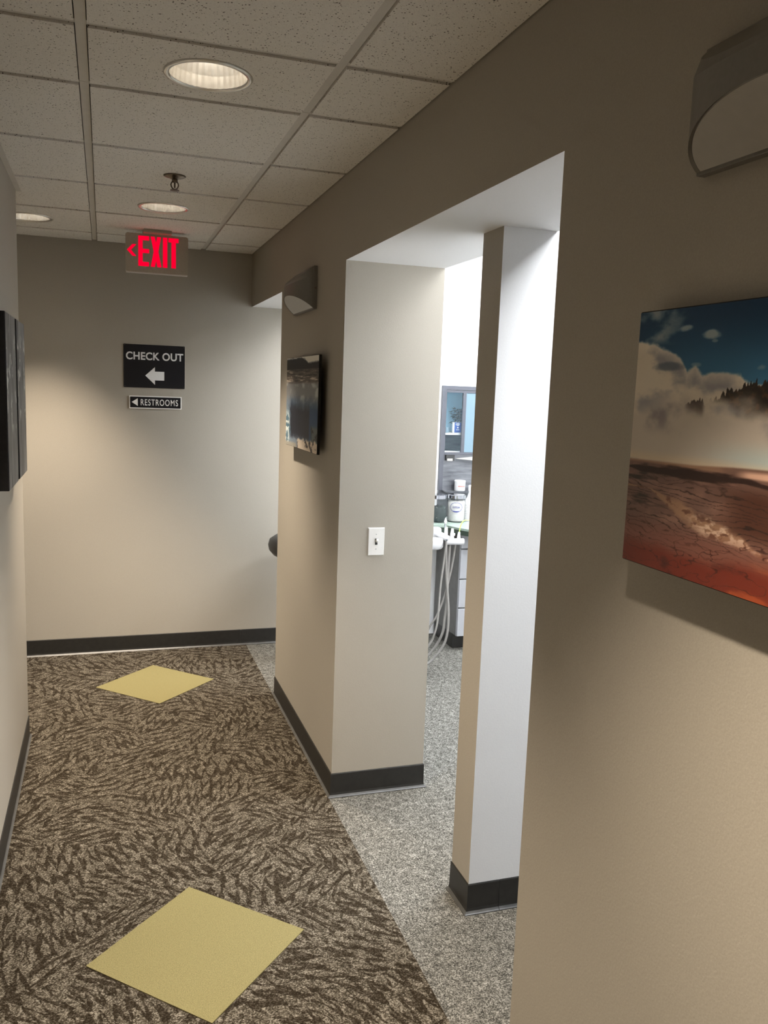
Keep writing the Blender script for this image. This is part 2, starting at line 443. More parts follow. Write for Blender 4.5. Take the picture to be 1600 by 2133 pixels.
# ------------------------------------------------------------------ SETTING: hall ceiling of lay-in tiles
ceiling = struct(put('ceiling', prism([(XL-.1, YN), (XR, YN), (XR, YB), (-3.2, YB), (-3.2, YL-.05), (XL-.1, YL-.05)], 2, ZC+.155, ZC+.20), 'plaster_dark'),
                 'suspended ceiling of speckled square tiles over the hall', 'ceiling')
T = .6096
YT, Y0 = 2.561, 2.1536
ylines = [YN] + [Y0 - T*k for k in range(7, 0, -1)] + [Y0] + [YT + T*k for k in range(5)] + [YB]
XT0, XT1 = -.042, .568
DL = [(.265, 2.357), (.266, 4.128), (-.345, 4.69), (.265, .63), (.265, -1.2), (-1.9, 4.69)]
G = .0145                                     # half of the visible joint between two tile faces
def tile(poly, hole=None):
    x0, x1 = min(p[0] for p in poly), max(p[0] for p in poly)
    y0, y1 = min(p[1] for p in poly), max(p[1] for p in poly)
    bm = bmesh.new()
    if hole is None:
        prism(poly, 2, ZC, ZC+.014, bm)
    else:
        hx, hy, r = hole; n = 48; O = []; I = []
        for i in range(n):
            a = 2*PI*(i+.5)/n; dx, dy = math.cos(a), math.sin(a)
            tx = ((x1-hx) if dx > 0 else (x0-hx))/dx if abs(dx) > 1e-9 else 1e9
            ty = ((y1-hy) if dy > 0 else (y0-hy))/dy if abs(dy) > 1e-9 else 1e9
            t = min(tx, ty); O.append([hx+t*dx, hy+t*dy]); I.append((hx+r*dx, hy+r*dy))
        for c in ((x0, y0), (x0, y1), (x1, y0), (x1, y1)):
            k = min(range(n), key=lambda i: (O[i][0]-c[0])**2+(O[i][1]-c[1])**2); O[k] = list(c)
        ol = [bm.verts.new((*p, ZC)) for p in O]; ou = [bm.verts.new((*p, ZC+.014)) for p in O]
        il = [bm.verts.new((*p, ZC)) for p in I]; iu = [bm.verts.new((*p, ZC+.014)) for p in I]
        for i in range(n):
            j = (i+1) % n
            bm.faces.new((ol[i], ol[j], il[j], il[i])); bm.faces.new((ou[i], iu[i], iu[j], ou[j]))
            bm.faces.new((ol[i], ou[i], ou[j], ol[j])); bm.faces.new((il[i], il[j], iu[j], iu[i]))
    put('ceiling_tile', bm, 'ceiling_tile', ceiling)
def rect(x0, y0, x1, y1): return [(x0, y0), (x1, y0), (x1, y1), (x0, y1)]
WG = .004
def hole_in(x0, y0, x1, y1):
    for hx, hy in DL:
        if x0 < hx < x1 and y0 < hy < y1: return (hx, hy, .101)
for i in range(len(ylines)-1):
    ya = ylines[i] + (WG if i == 0 else G); yb = ylines[i+1] - (WG if i == len(ylines)-2 else G)
    for x0, x1 in ((XT0+G, XT1-G), (XT1+G, XR-WG)):
        tile(rect(x0, ya, x1, yb), hole_in(x0, ya, x1, yb))
    if yb < YL: tile(rect(XL+WG, ya, XT0-G, yb))
    elif ya < YL:
        tile([(XL+WG, ya), (XT0-G, ya), (XT0-G, yb), (XT0-T+G, yb), (XT0-T+G, YL+WG), (XL+WG, YL+WG)])
    else: 
        r = (XT0-T+G, ya, XT0-G, yb); tile(rect(*r), hole_in(*r))
    if yb > YL:
        for k in range(1, 6):
            x0, x1 = max(XT0-T*(k+1)+G, -3.2+WG), XT0-T*k-G
            if x1-x0 > .05:
                r = (x0, max(ya, YL+WG), x1, yb); tile(rect(*r), hole_in(*r))
def tee(x0, y0, x1, y1): put('ceiling_tee', box(x0, y0, ZC+.006, x1, y1, ZC+.036), 'tee_white', ceiling)
for x in (XT0, XT1):
    ys = [YN, -.2, 2.561-.002, YB]            # main runners come in lengths
    for a, b in zip(ys, ys[1:]): tee(x-.012, a+.0008, x+.012, b-.0008)
for k in range(1, 5): tee(XT0-T*k-.012, YL, XT0-T*k+.012, YB)
for y in ylines[1:-1]:
    xa = XL if y < YL else -3.2
    tee(xa, y-.012, XT0-.0125, y+.012); tee(XT0+.0125, y-.012, XT1-.0125, y+.012); tee(XT1+.0125, y-.012, XR, y+.012)
def angle(x0, y0, x1, y1, tag_='wall_angle'): put('wall_angle', box(x0, y0, ZC-.002, x1, y1, ZC+.0012), 'tee_white', ceiling)
angle(XL, YN, XL+.022, YL+.022); angle(-3.2, YL, XL, YL+.022)
put('ceiling_operatory_dummy', box(X2, YN, ZO, XO, YB, ZO+.1), 'white_paint').name = 'ceiling_operatory'
struct(bpy.data.objects['ceiling_operatory'], 'white ceiling over the treatment rooms', 'ceiling')

# ------------------------------------------------------------------ LAMPS: recessed downlights
def mk_reflector():
    t = NT('reflector')
    f = t.noise(26, 3)
    t.col(t.ramp(f, [(.3, (.80, .77, .72)), (.7, (.93, .91, .87))])); t.set(.27, 1.0)
    M['reflector'] = t.m
mk_reflector()
DLL = ['large recessed ceiling downlight nearest the viewer', 'recessed downlight between the sprinkler and the exit sign',
       'recessed downlight half hidden behind the left wall corner', 'recessed downlight overhead beside the viewer',
       'recessed downlight behind the viewer', 'recessed downlight deep in the side passage']
for (x, y), lab in zip(DL, DLL):
    t = thing('downlight', lab, 'ceiling light', (x, y, ZC), 'recessed hall downlights')
    put('trim_ring', lathe([(.099, .001), (.1, -.004), (.111, -.005), (.114, -.0015), (.114, 0), (.099, .001)], 64, cap=False), 'trim_metal', t, smooth=True)
    put('reflector', lathe([(.1, 0), (.096, .03), (.088, .065), (.076, .10), (.062, .125)], 72, cap=False, flute=-.014), 'reflector', t)
    put('lamp', lathe([(.001, .092), (.03, .094), (.048, .102), (.058, .118), (.06, .124)], 32, cap=True), 'lamp_lens', t, smooth=True)
    put('housing', lathe([(.104, .0145), (.104, .14), (.001, .142)], 32, cap=False), 'plaster_dark', t)
    ld = bpy.data.lights.new('downlight_beam', 'SPOT'); ld.energy = DOWNLIGHT_W; ld.color = DOWNLIGHT_COL
    ld.spot_size = math.radians(77); ld.spot_blend = .8; ld.shadow_soft_size = .035
    lo = bpy.data.objects.new('beam', ld); C.objects.link(lo); lo.parent = t; lo.location = (0, 0, .085)

# treatment-room ceiling troffers
TR = [((2.15, 3.0), (1.2, .6), 'extra ceiling panel by the partition, added to brighten the pier face'),  # added panel: lights the partition's far side to brighten the pier face
      ((2.3, 4.15), (1.2, .6), 'fluorescent ceiling panel in the far treatment room'),
      ((3.6, 3.9), (.6, 1.2), 'fluorescent ceiling panel near the outer wall of the far treatment room'),
      ((1.70, 1.3), (.6, 1.2), 'fluorescent ceiling panel in the near treatment room')]
for (x, y), (sx, sy), lab in TR:
    t = thing('ceiling_panel_light', lab, 'ceiling light', (x, y, ZO), 'treatment room ceiling panels')
    fr = bmesh.new()
    for a in ((-sx/2-.02, -sy/2-.02, sx/2+.02, -sy/2), (-sx/2-.02, sy/2, sx/2+.02, sy/2+.02), (-sx/2-.02, -sy/2, -sx/2, sy/2), (sx/2, -sy/2, sx/2+.02, sy/2)):
        box(a[0], a[1], -.02, a[2], a[3], -.0005, fr)
    put('frame', fr, 'white_enamel', t)
    put('diffuser', box(-sx/2, -sy/2, -.012, sx/2, sy/2, -.004), 'troffer_lens_near' if y < 2 else 'troffer_lens', t)

# ------------------------------------------------------------------ EXIT sign
ex = thing('exit_sign', 'hanging exit sign with glowing red letters and a left chevron', 'exit sign', (.275, 4.785, ZC))
ZX = ZC
def rounded_rect(x0, z0, x1, z1, r, n=6):
    out = []
    for cx, cz, a0 in ((x1-r, z1-r, 0), (x0+r, z1-r, PI/2), (x0+r, z0+r, PI), (x1-r, z0+r, 1.5*PI)):
        for i in range(n+1):
            a = a0+PI/2*i/n; out.append((cx+r*math.cos(a), cz+r*math.sin(a)))
    return out
put('housing', prism(rounded_rect(-.16, -.217, .16, -.0175, .012), 1, -.012, .018), 'exit_housing', ex)
put('canopy', box(-.072, -.065, -.018, .072, .065, -.0003, bev=.004), 'exit_housing', ex)
bmr = prism(rounded_rect(-.158, -.219, .158, -.214, .0024), 1, -.015, .016)
put('lower_rim', bmr, 'tee_white', ex)
def L(poly, nm='letter'):
    put(nm, prism([(p[0]-.275, p[1]-ZX) for p in poly], 1, -.0140, -.0115), 'exit_red', ex)
zt, zb = 2.4085, 2.2545
L([(.179, zb), (.233, zb), (.233, zb+.022), (.201, zb+.022), (.201, 2.322), (.234, 2.322), (.234, 2.343), (.201, 2.343), (.201, zt-.022), (.234, zt-.022), (.234, zt), (.179, zt)])
L([(.242, zt), (.262, zt), (.2685, zt-.030), (.275, zt), (.2945, zt), (.281, 2.333), (.297, zb), (.276, zb), (.2695, zb+.032), (.263, zb), (.242, zb), (.257, 2.333)])
L([(.304, zb), (.327, zb), (.327, zt), (.304, zt)])
L([(.333, zt), (.385, zt), (.385, zt-.022), (.371, zt-.022), (.371, zb), (.348, zb), (.348, zt-.022), (.333, zt-.022)])
L([(.122, 2.333), (.150, 2.363), (.169, 2.363), (.142, 2.333), (.169, 2.303), (.150, 2.303)], 'chevron')

# ------------------------------------------------------------------ sprinkler
sp = thing('fire_sprinkler', 'small dark metal fire sprinkler head hanging from the ceiling tile', 'sprinkler', (.267, 3.492, ZC))
put('escutcheon', lathe([(.001, -.014), (.012, -.014), (.02, -.010), (.036, -.005), (.042, -.002), (.042, -.0003), (.001, -.0003)], 40, cap=False), 'bronze', sp, smooth=True)
put('body', lathe([(.011, -.012), (.011, -.022), (.008, -.026), (.001, -.026)], 20, cap=False), 'bronze', sp)
for s in (-1, 1):
    put('frame_arm', tube([(s*.009, 0, -.022), (s*.014, 0, -.033), (s*.010, 0, -.045), (s*.003, 0, -.05)], .0024, 8), 'bronze', sp)
put('bulb', lathe([(.001, -.024), (.003, -.026), (.003, -.044), (.001, -.046)], 12, cap=False), 'bronze', sp)
put('deflector', lathe([(.001, -.049), (.006, -.049), (.0175, -.053), (.0175, -.055), (.001, -.055)], 24, cap=False, flute=-.12), 'bronze', sp)

# ------------------------------------------------------------------ wall signs on the end wall
def screws(parent, pts, y, mat='chrome'):
    for x, z in pts:
        b = lathe([(.001, .0015), (.0022, .0012), (.0026, 0)], 10, cap=False)
        bmesh.ops.rotate(b, verts=b.verts[:], matrix=Matrix.Rotation(PI/2, 3, 'X'))
        bmesh.ops.translate(b, verts=b.verts[:], vec=(x, y, z)); put('screw', b, mat, parent)
x0, x1, z0, z1 = .111, .463, 1.617, 1.869
W_, H_ = x1-x0, z1-z0
cs = thing('check_out_sign', 'black check out sign with a grey left arrow on the end wall', 'sign', ((x0+x1)/2, YB, z0))
def loc2(x, z): return (x-(x0+x1)/2, z-z0)
put('plate', prism(rounded_rect(-W_/2, 0, W_/2, H_, .004), 1, -.004, -.0003), 'sign_black', cs)
text_mesh('lettering', 'CHECK OUT', -W_/2+.014, W_/2-.009, H_*.735, .046, -.0042, 'sign_grey', cs, .026, sp=1.04)
A = lambda u, v: (-W_/2+u*W_, H_*(1-v))
put('arrow', prism([A(.35, .715), A(.508, .51), A(.508, .615), A(.66, .615), A(.66, .82), A(.508, .82), A(.508, .925)], 1, -.0054, -.0038), 'sign_grey', cs)
screws(cs, [(-W_/2+.007, .007), (W_/2-.007, .007), (-W_/2+.007, H_-.007), (W_/2-.007, H_-.007)], -.004)
x0, x1, z0, z1 = .1415, .4445, 1.4935, 1.5685
W_, H_ = x1-x0, z1-z0
rs = thing('restrooms_sign', 'narrow black restrooms sign with a white border below the check out sign', 'sign', ((x0+x1)/2, YB, z0))
put('border', prism(rounded_rect(-W_/2, 0, W_/2, H_, .003), 1, -.006, -.0003), 'sign_white', rs)
put('panel', prism(rect(-W_/2+.0055, .0055, W_/2-.0055, H_-.0055), 1, -.0072, -.0055), 'sign_black', rs)
put('arrow', prism([(-W_/2+.014, H_*.50), (-W_/2+.049, H_*.80), (-W_/2+.049, H_*.20)], 1, -.0085, -.007), 'sign_white', rs)
text_mesh('lettering', 'RESTROOMS', -W_/2+.066, W_/2-.021, H_*.50, .037, -.0074, 'sign_white', rs, .006, sp=1.16)

# ------------------------------------------------------------------ light switch on the pier
sw = thing('light_switch', 'white single toggle light switch on the beige pier', 'light switch', (1.018, Y2, 1.0015))
pl = bmesh.new()
W2, H2 = .0345, .112
vv = [(-W2, 0, 0), (W2, 0, 0), (W2, 0, H2), (-W2, 0, H2)]
o_ = [pl.verts.new((x, -.0003, z)) for x, _, z in vv]
i_ = [pl.verts.new((x*.93, -.0055, .0025 if z == 0 else H2-.0025)) for x, _, z in vv]
pl.faces.new(i_); pl.faces.new(o_[::-1])
for k in range(4): pl.faces.new((o_[k], o_[(k+1) % 4], i_[(k+1) % 4], i_[k]))
put('plate', pl, 'white_plastic', sw)
put('toggle_slot', box(-.0052, -.0058, .0435, .0052, -.0054, .0685), 'dark_slot', sw)
tg = box(-.0042, -.0185, -.005, .0042, 0, .0045, bev=.0012)
bmesh.ops.rotate(tg, verts=tg.verts[:], matrix=Matrix.Rotation(math.radians(-28), 3, 'X'))
bmesh.ops.translate(tg, verts=tg.verts[:], vec=(0, -.0045, .0575)); put('toggle', tg, 'white_plastic', sw)
screws(sw, [(0, .0265), (0, .0855)], -.0055, 'label_grey')

# ------------------------------------------------------------------ wall sconces (half-round, slanted open bottom)
def sconce(yc, label):
    t = thing('wall_sconce', label, 'wall lamp', (XR, yc, 1.985), 'half-round wall sconces')
    hw, D, HT = .2, .078, .177
    put('back_plate', box(-.016, -hw, -.002, -.0003, hw, HT, bev=.0015), 'sconce_paint', t)
    n = 40; X0 = -.016
    def pt(a, k=1.): return (X0-D*k*math.sin(a), -(hw-.0015)*k*math.cos(a))
    bm = bmesh.new()
    rows = []
    for f_, k in ((0, 1.), (.80, 1.), (1.0, .94)):
        r = []
        for i in range(n+1):
            a = PI*i/n; x, y = pt(a, k); zb_ = .002+.062*math.sin(a); zt_ = HT-.002-.058*math.sin(a); r.append(bm.verts.new((x, y, zb_+(zt_-zb_)*f_)))
        rows.append(r)
    inner = []
    for i in range(n+1):
        a = PI*i/n; x, y = pt(a, .965); inner.append(bm.verts.new((x, y, .004+.062*math.sin(a))))
    for A_, B_ in zip(rows, rows[1:]):
        for i in range(n): bm.faces.new((A_[i], A_[i+1], B_[i+1], B_[i]))
    for i in range(n): bm.faces.new((inner[i], inner[i+1], rows[0][i+1], rows[0][i]))
    bm.faces.new(rows[-1])
    sh = put('shell', bm, 'sconce_paint', t)
    gl = bmesh.new()
    g1 = [gl.verts.new((*pt(PI*i/n, .96), .0035+.060*math.sin(PI*i/n))) for i in range(n+1)]
    g2 = [gl.verts.new((*pt(PI*i/n, .96), .0065+.060*math.sin(PI*i/n))) for i in range(n+1)]
    gl.faces.new(g1[::-1]); gl.faces.new(g2)
    for i in range(n): gl.faces.new((g1[i], g1[i+1], g2[i+1], g2[i]))
    gl.faces.new((g1[-1], g1[0], g2[0], g2[-1]))
    put('diffuser', gl, 'sconce_glass', t)
    sb = lathe([(.001, .0012), (.003, .001), (.004, 0)], 10, cap=False)
    bmesh.ops.rotate(sb, verts=sb.verts[:], matrix=Matrix.Rotation(PI/2, 3, 'X'))
    bmesh.ops.translate(sb, verts=sb.verts[:], vec=(-.008, -hw, .085)); put('side_screw', sb, 'bronze', t)
sconce(.92, 'unlit half-round wall sconce high on the near right wall above the geyser picture')
sconce(3.792, 'unlit half-round wall sconce on the pier above the blue pool picture')

# ------------------------------------------------------------------ prints
def vnoise(u, v, seed):
    iu = np.floor(u).astype(int); iv = np.floor(v).astype(int); fu = u-iu; fv = v-iv
    fu = fu*fu*(3-2*fu); fv = fv*fv*(3-2*fv)
    def h(a, b):
        n = (a*374761393+b*668265263+seed*974634) & 0x7fffffff
        n = ((n ^ (n >> 13))*1274126177) & 0x7fffffff
        return ((n ^ (n >> 16)) & 0xffff)/65535.
    return (h(iu, iv)*(1-fu)+h(iu+1, iv)*fu)*(1-fv)+(h(iu, iv+1)*(1-fu)+h(iu+1, iv+1)*fu)*fv
def fbm(u, v, seed, oct=5, gain=.5):
    s = 0; a = 1; tot = 0
    for k in range(oct):
        s = s+a*vnoise(u*2**k, v*2**k, seed+k*17); tot += a; a *= gain
    return s/tot
def sstep(a, b, x):
    t = np.clip((x-a)/(b-a), 0, 1); return t*t*(3-2*t)
def lerp(A, B, m): return A*(1-m[..., None])+np.array(B, float)*m[..., None] if not isinstance(B, np.ndarray) else A*(1-m[..., None])+B*m[..., None]
def geyser(u, v):
    c = np.zeros(u.shape+(3,))
    c[:] = (20, 56, 90)
    c = lerp(c, (66, 128, 168), sstep(1.0, .72, v)*.9)
    c = lerp(c, (30, 64, 92), sstep(.5, 0, u)*.4)
    n = fbm(u*7, v*9, 3); n2 = fbm(u*18, v*22, 9)
    # thin clouds, upper left and small puffs
    m = sstep(.50, .72, n+.25*(n2-.5)+.18*sstep(.22, 0, u)+.02)*sstep(.30, .05, u)*sstep(.86, .90, v)
    c = lerp(c, (150, 160, 164), m*.9)
    for pu, pv, ru, rv, s in ((.29, .895, .035, .018, 1), (.185, .925, .03, .014, .9), (.30, .872, .012, .006, .6), (.46, .775, .02, .012, .7), (.24, .79, .02, .01, .5)):
        d = ((u-pu)/ru)**2+((v-pv)/rv)**2+(n2-.5)*2.2
        c = lerp(c, (186, 194, 194), sstep(1.1, .1, d)*.8*s)
    # cumulus
    tu = [-.05, 0, .058, .118, .177, .192, .209, .239, .267, .316, .397, .41, .47, 1]
    tv = [.89, .888, .882, .856, .822, .80, .765, .788, .757, .762, .756, .735, .72, .80]
    top = np.interp(u, tu, tv)+(fbm(u*40, v*40, 5)-.5)*.022
    m = sstep(-.006, .012, top-v)
    cl = np.zeros_like(c); cl[:] = (216, 205, 188)
    cl = lerp(cl, (150, 148, 152), sstep(.42, .68, fbm(u*9+3, v*11, 21)+.2*(n2-.5)))
    cl = lerp(cl, (232, 222, 205), sstep(.05, .0, top-v)*.7)
    gr = sstep(1.0, .2, ((u-.14)/.07)**2+((v-.785)/.02)**2+(n2-.5)*1.5); cl = lerp(cl, (92, 102, 116), gr*.8)
    c = lerp(c, cl, m)
    # trees on the ridge
    def ridge(uu): return np.interp(uu, [.30, .329, .368, .40, .437, .478, .6, .8, 1], [.665, .681, .70, .721, .727, .733, .76, .79, .80])
    spk = (vnoise(u*230, u*0, 31)-.5)*.03+(fbm(u*60, u*0, 37)-.5)*.02
    low = np.interp(u, [.3, .331, .42, .46, .5, .7, 1], [.66, .655, .61, .585, .58, .57, .56])+(n2-.5)*.06
    m = sstep(0, .004, ridge(u)+spk-v)*sstep(-.03, .045, v-low)*sstep(.29, .33, u)
    tc = np.zeros_like(c); tc[:] = (30, 23, 18); tc = lerp(tc, (70, 44, 26), sstep(.5, .75, fbm(u*70, v*60, 41)))
    c = lerp(c, tc, m*.95)
    r2 = np.interp(u, [.2, .212, .25, .275, .29], [.63, .647, .662, .668, .64])+spk*.6
    m = sstep(0, .004, r2-v)*sstep(.58, .645, v+(n2-.5)*.05)*sstep(.205, .225, u)*sstep(.29, .272, u)
    c = lerp(c, (42, 30, 26), m*.9)
    # steam
    sm = sstep(.70, .54, v+(n-.5)*.22)*sstep(.405, .43, v)
    st = np.zeros_like(c); st[:] = (196, 186, 174); st = lerp(st, (136, 128, 130), sstep(.5, .75, fbm(u*8+9, v*7, 51))*sstep(.5, .6, v))
    st = lerp(st, (182, 194, 192), sstep(.2, .5, u)*sstep(.55, .46, v))
    st = lerp(st, (210, 194, 170), sstep(.47, .425, v))
    c = lerp(c, st, sm)
    # ground
    hz = np.interp(u, [0, .27, .40, .505, 1], [.417, .424, .435, .44, .45])
    g = np.zeros_like(c); g[:] = (112, 84, 74)
    warp = fbm(u*6, v*16, 61)
    g = lerp(g, (132, 100, 88), sstep(.45, .7, fbm(u*10, v*24, 63)))
    g = lerp(g, (70, 38, 26), sstep(.30, .5, u+.12*(n-.5))*sstep(.40, .33, v)*sstep(.16, .24, v)*.9)
    rip = np.abs(np.sin((v*165+u*14+warp*15)))
    g = lerp(g, (40, 24, 20), sstep(.34, .06, rip)*sstep(.40, .30, v)*sstep(.22, .55, fbm(u*5, v*34, 71)+.12)*.9)
    g = lerp(g, (50, 40, 38), sstep(.50, .75, fbm(u*14, v*60, 75))*sstep(.24, .04, u)*sstep(.20, .26, v)*.95)
    # pale runnel
    cv = np.interp(u, [.10, .154, .242, .314, .458, .6], [.31, .285, .245, .215, .18, .12])
    hw = np.interp(u, [.10, .16, .25, .32, .46, .6], [.004, .018, .045, .045, .018, .01])
    m = sstep(1.1, .3, np.abs(v-cv)/hw+(n2-.5)*1.3)
    rc = np.zeros_like(c); rc[:] = (150, 116, 92); rc = lerp(rc, (206, 178, 156), sstep(.45, .65, fbm(u*60, v*70, 81))*sstep(.22, .33, u)); rc = lerp(rc, (104, 70, 54), sstep(.55, .7, fbm(u*40, v*60, 83)))
    g = lerp(g, rc, m*.95)
    # red foreground with dark cracks
    rl = np.interp(u, [0, .15, .352, .538, 1], [.07, .095, .085, .115, .16])
    m = sstep(.04, -.03, v-rl+(n-.5)*.05)
    g = lerp(g, (118, 70, 58), sstep(.22, .12, v)*.7)
    rd = np.zeros_like(c); rd[:] = (104, 38, 24); rd = lerp(rd, (142, 64, 34), sstep(.5, .7, fbm(u*9+2, v*14, 91))); rd = lerp(rd, (66, 27, 20), sstep(.55, .75, fbm(u*11, v*12, 93)))
    g = lerp(g, rd, m)
    ck = np.abs(fbm(u*13+warp, v*24, 97, 3)-.5)
    g = lerp(g, (58, 26, 20), sstep(.018, .0, ck)*sstep(.24, .14, v)*.85)
    # dark shore band
    db = np.interp(u, [0, .192, .302, .449, .51, 1], [.385, .392, .386, .396, .386, .37])
    dw = np.interp(u, [0, .06, .2, .3, .42, .51, 1], [.004, .016, .022, .026, .02, .008, .01])
    m = sstep(1.2, .5, np.abs(v-db)/dw+(fbm(u*16, v*90, 101)-.5)*1.9)
    g = lerp(g, (44, 26, 22), m*.95)
    g = lerp(g, (228, 184, 160), sstep(.40, .46, u)*sstep(.40, .412, v)*sstep(.0, -.02, v-hz)*.9)
    g = lerp(g, (168, 132, 106), sstep(.405, .418, v)*sstep(.42, .3, u)*.8)
    c = lerp(c, g, sstep(.006, -.004, v-hz))
    return c
def pool(u, v):
    c = np.zeros(u.shape+(3,)); c[:] = (132, 134, 136)
    n = fbm(u*7, v*8, 3); n2 = fbm(u*22, v*26, 13)
    c = lerp(c, (186, 190, 190), sstep(.45, .65, n))
    c = lerp(c, (112, 130, 150), sstep(.60, .48, v)*.8)
    pl_ = sstep(.58, .42, v+(n-.5)*.2)*sstep(.10, .18, u+(n2-.5)*.12)*sstep(.06, .14, v+(n2-.5)*.07-.02)
    pc = np.zeros_like(c); pc[:] = (30, 33, 48); pc = lerp(pc, (22, 66, 108), sstep(.74, .79, u)); pc = lerp(pc, (50, 74, 100), sstep(.40, .56, v))
    c = lerp(c, pc, pl_)
    m = sstep(.19, .10, u+(n2-.5)*.14)*sstep(.46, .30, v); c = lerp(c, (84, 116, 134), m); c = lerp(c, (220, 230, 230), m*sstep(.5, .65, n2))
    m = sstep(.80, .86, u+(n2-.5)*.1)*sstep(.30, .24, v); c = lerp(c, (92, 102, 104), m); c = lerp(c, (30, 34, 36), m*sstep(.48, .62, fbm(u*16, v*18, 23)))
    m = sstep(.12, .095, v+(n2-.5)*.07)*sstep(.38, .44, u+(n2-.5)*.08); c = lerp(c, (225, 210, 192), m); c = lerp(c, (70, 60, 56), m*sstep(.54, .62, fbm(u*20, v*22, 29)))
    m = sstep(.06, .03, v+(n2-.5)*.04)*sstep(.40, .34, u); c = lerp(c, (160, 156, 146), m)
    m = sstep(.70, .74, v)*sstep(.88, .86, v); rp = fbm(u*6, v*70, 33); c = lerp(c, (96, 86, 78), m); c = lerp(c, (44, 38, 34), m*sstep(.52, .68, rp)); c = lerp(c, (205, 192, 176), m*sstep(.42, .30, rp))
    hl = np.interp(u, [0, .30, .45, .60, .70, 1], [.985, .99, 1.0, .975, .93, .94])
    m = sstep(.0, .012, hl-v+(n2-.5)*.02)*sstep(.862, .872, v); c = lerp(c, (18, 17, 17), m)
    c = lerp(c, (235, 232, 224), sstep(.0, .012, v-hl+(n2-.5)*.02))
    return c
def abstract(seed, light):
    def f(u, v):
        c = np.zeros(u.shape+(3,)); c[:] = (92, 90, 89)
        st = fbm(u*14, v*2.2, seed); c = lerp(c, (128, 127, 126), sstep(.42, .62, st)); c = lerp(c, (56, 55, 55), sstep(.55, .72, fbm(u*20, v*3, seed+3)))
        bl = fbm(u*7, v*12, seed+5)+.5*(fbm(u*30, v*40, seed+6)-.5); c = lerp(c, (225, 225, 220), sstep(.60, .74, bl)*sstep(.25, .45, v)*sstep(.97, .8, v)*light)
        return c
    return f
def print_panel(name, parent, org, du, dv, nrm, fn, nu, nv, mat, thick=.0012):
    """dense front sheet carrying the picture's colours; org is the lower-left corner as seen"""
    org, du, dv, nrm = Vector(org), Vector(du), Vector(dv), Vector(nrm)
    us, vs2 = np.meshgrid(np.linspace(0, 1, nu), np.linspace(0, 1, nv))
    col = np.clip(fn(us, vs2), 0, 255)/255.
    lin = np.where(col <= .04045, col/12.92, ((col+.055)/1.055)**2.4)
    pos = (np.array(org)[None, None]+us[..., None]*np.array(du)+vs2[..., None]*np.array(dv)+np.array(nrm)*thick).reshape(-1, 3)
    idx = np.arange(nu*nv).reshape(nv, nu)
    q = np.stack([idx[:-1, :-1], idx[:-1, 1:], idx[1:, 1:], idx[1:, :-1]], -1).reshape(-1, 4)
    me = bpy.data.meshes.new(name); me.from_pydata(pos.tolist(), [], q.tolist())
    at = me.color_attributes.new('print', 'FLOAT_COLOR', 'POINT')
    buf = np.ones((nu*nv, 4), np.float32); buf[:, :3] = lin.reshape(-1, 3); at.data.foreach_set('color', buf.ravel())
    me.materials.append(M[mat]); me.update()
    o = bpy.data.objects.new(name, me); C.objects.link(o); o.parent = parent; return o
DEP = .038
def canvas_right(name, yl, wdt, zb_, hgt, fn, label, nu, nv):
    t = thing(name, label, 'picture', (XR, yl-wdt/2, zb_))
    put('panel', box(-DEP, -wdt/2, 0, -DEP+.011, wdt/2, hgt, bev=.002, seg=2), 'canvas_side', t)
    put('mounting_block', box(-DEP+.0112, -wdt/2+.14, .14, -.0005, wdt/2-.14, hgt-.06), 'canvas_side', t)
    print_panel('print', t, (-DEP, wdt/2-.002, .002), (0, -(wdt-.004), 0), (0, 0, hgt-.004), (-1, 0, 0), fn, nu, nv, 'canvas_print')
canvas_right('canvas_picture', 1.2, .61, 1.384, .405, geyser, 'canvas photo of a steaming geyser basin with blue sky on the near right wall', 620, 480)
canvas_right('canvas_picture', 4.000, .632, 1.380, .405, pool, 'canvas photo of a dark blue hot spring pool on the pier below a sconce', 240, 240)
def canvas_left(y0, y1, fn, label):
    t = thing('abstract_canvas', label, 'picture', (XL, (y0+y1)/2, 1.278), 'abstract canvases on the left wall')
    hw = (y1-y0)/2; hgt = .58
    put('stretched_canvas', box(.0005, -hw, 0, .05, hw, hgt, bev=.003, seg=3), 'canvas_side', t)
    print_panel('print', t, (.05, -hw+.002, .002), (0, 2*hw-.004, 0), (0, 0, hgt-.004), (1, 0, 0), fn, 120, 240, 'abstract_print')
canvas_left(3.000, 3.315, abstract(11, .8), 'black and grey abstract canvas on the left wall, the nearer of the two')
canvas_left(3.365, 3.680, abstract(47, .8), 'black and grey abstract canvas on the left wall, the one by the corner')

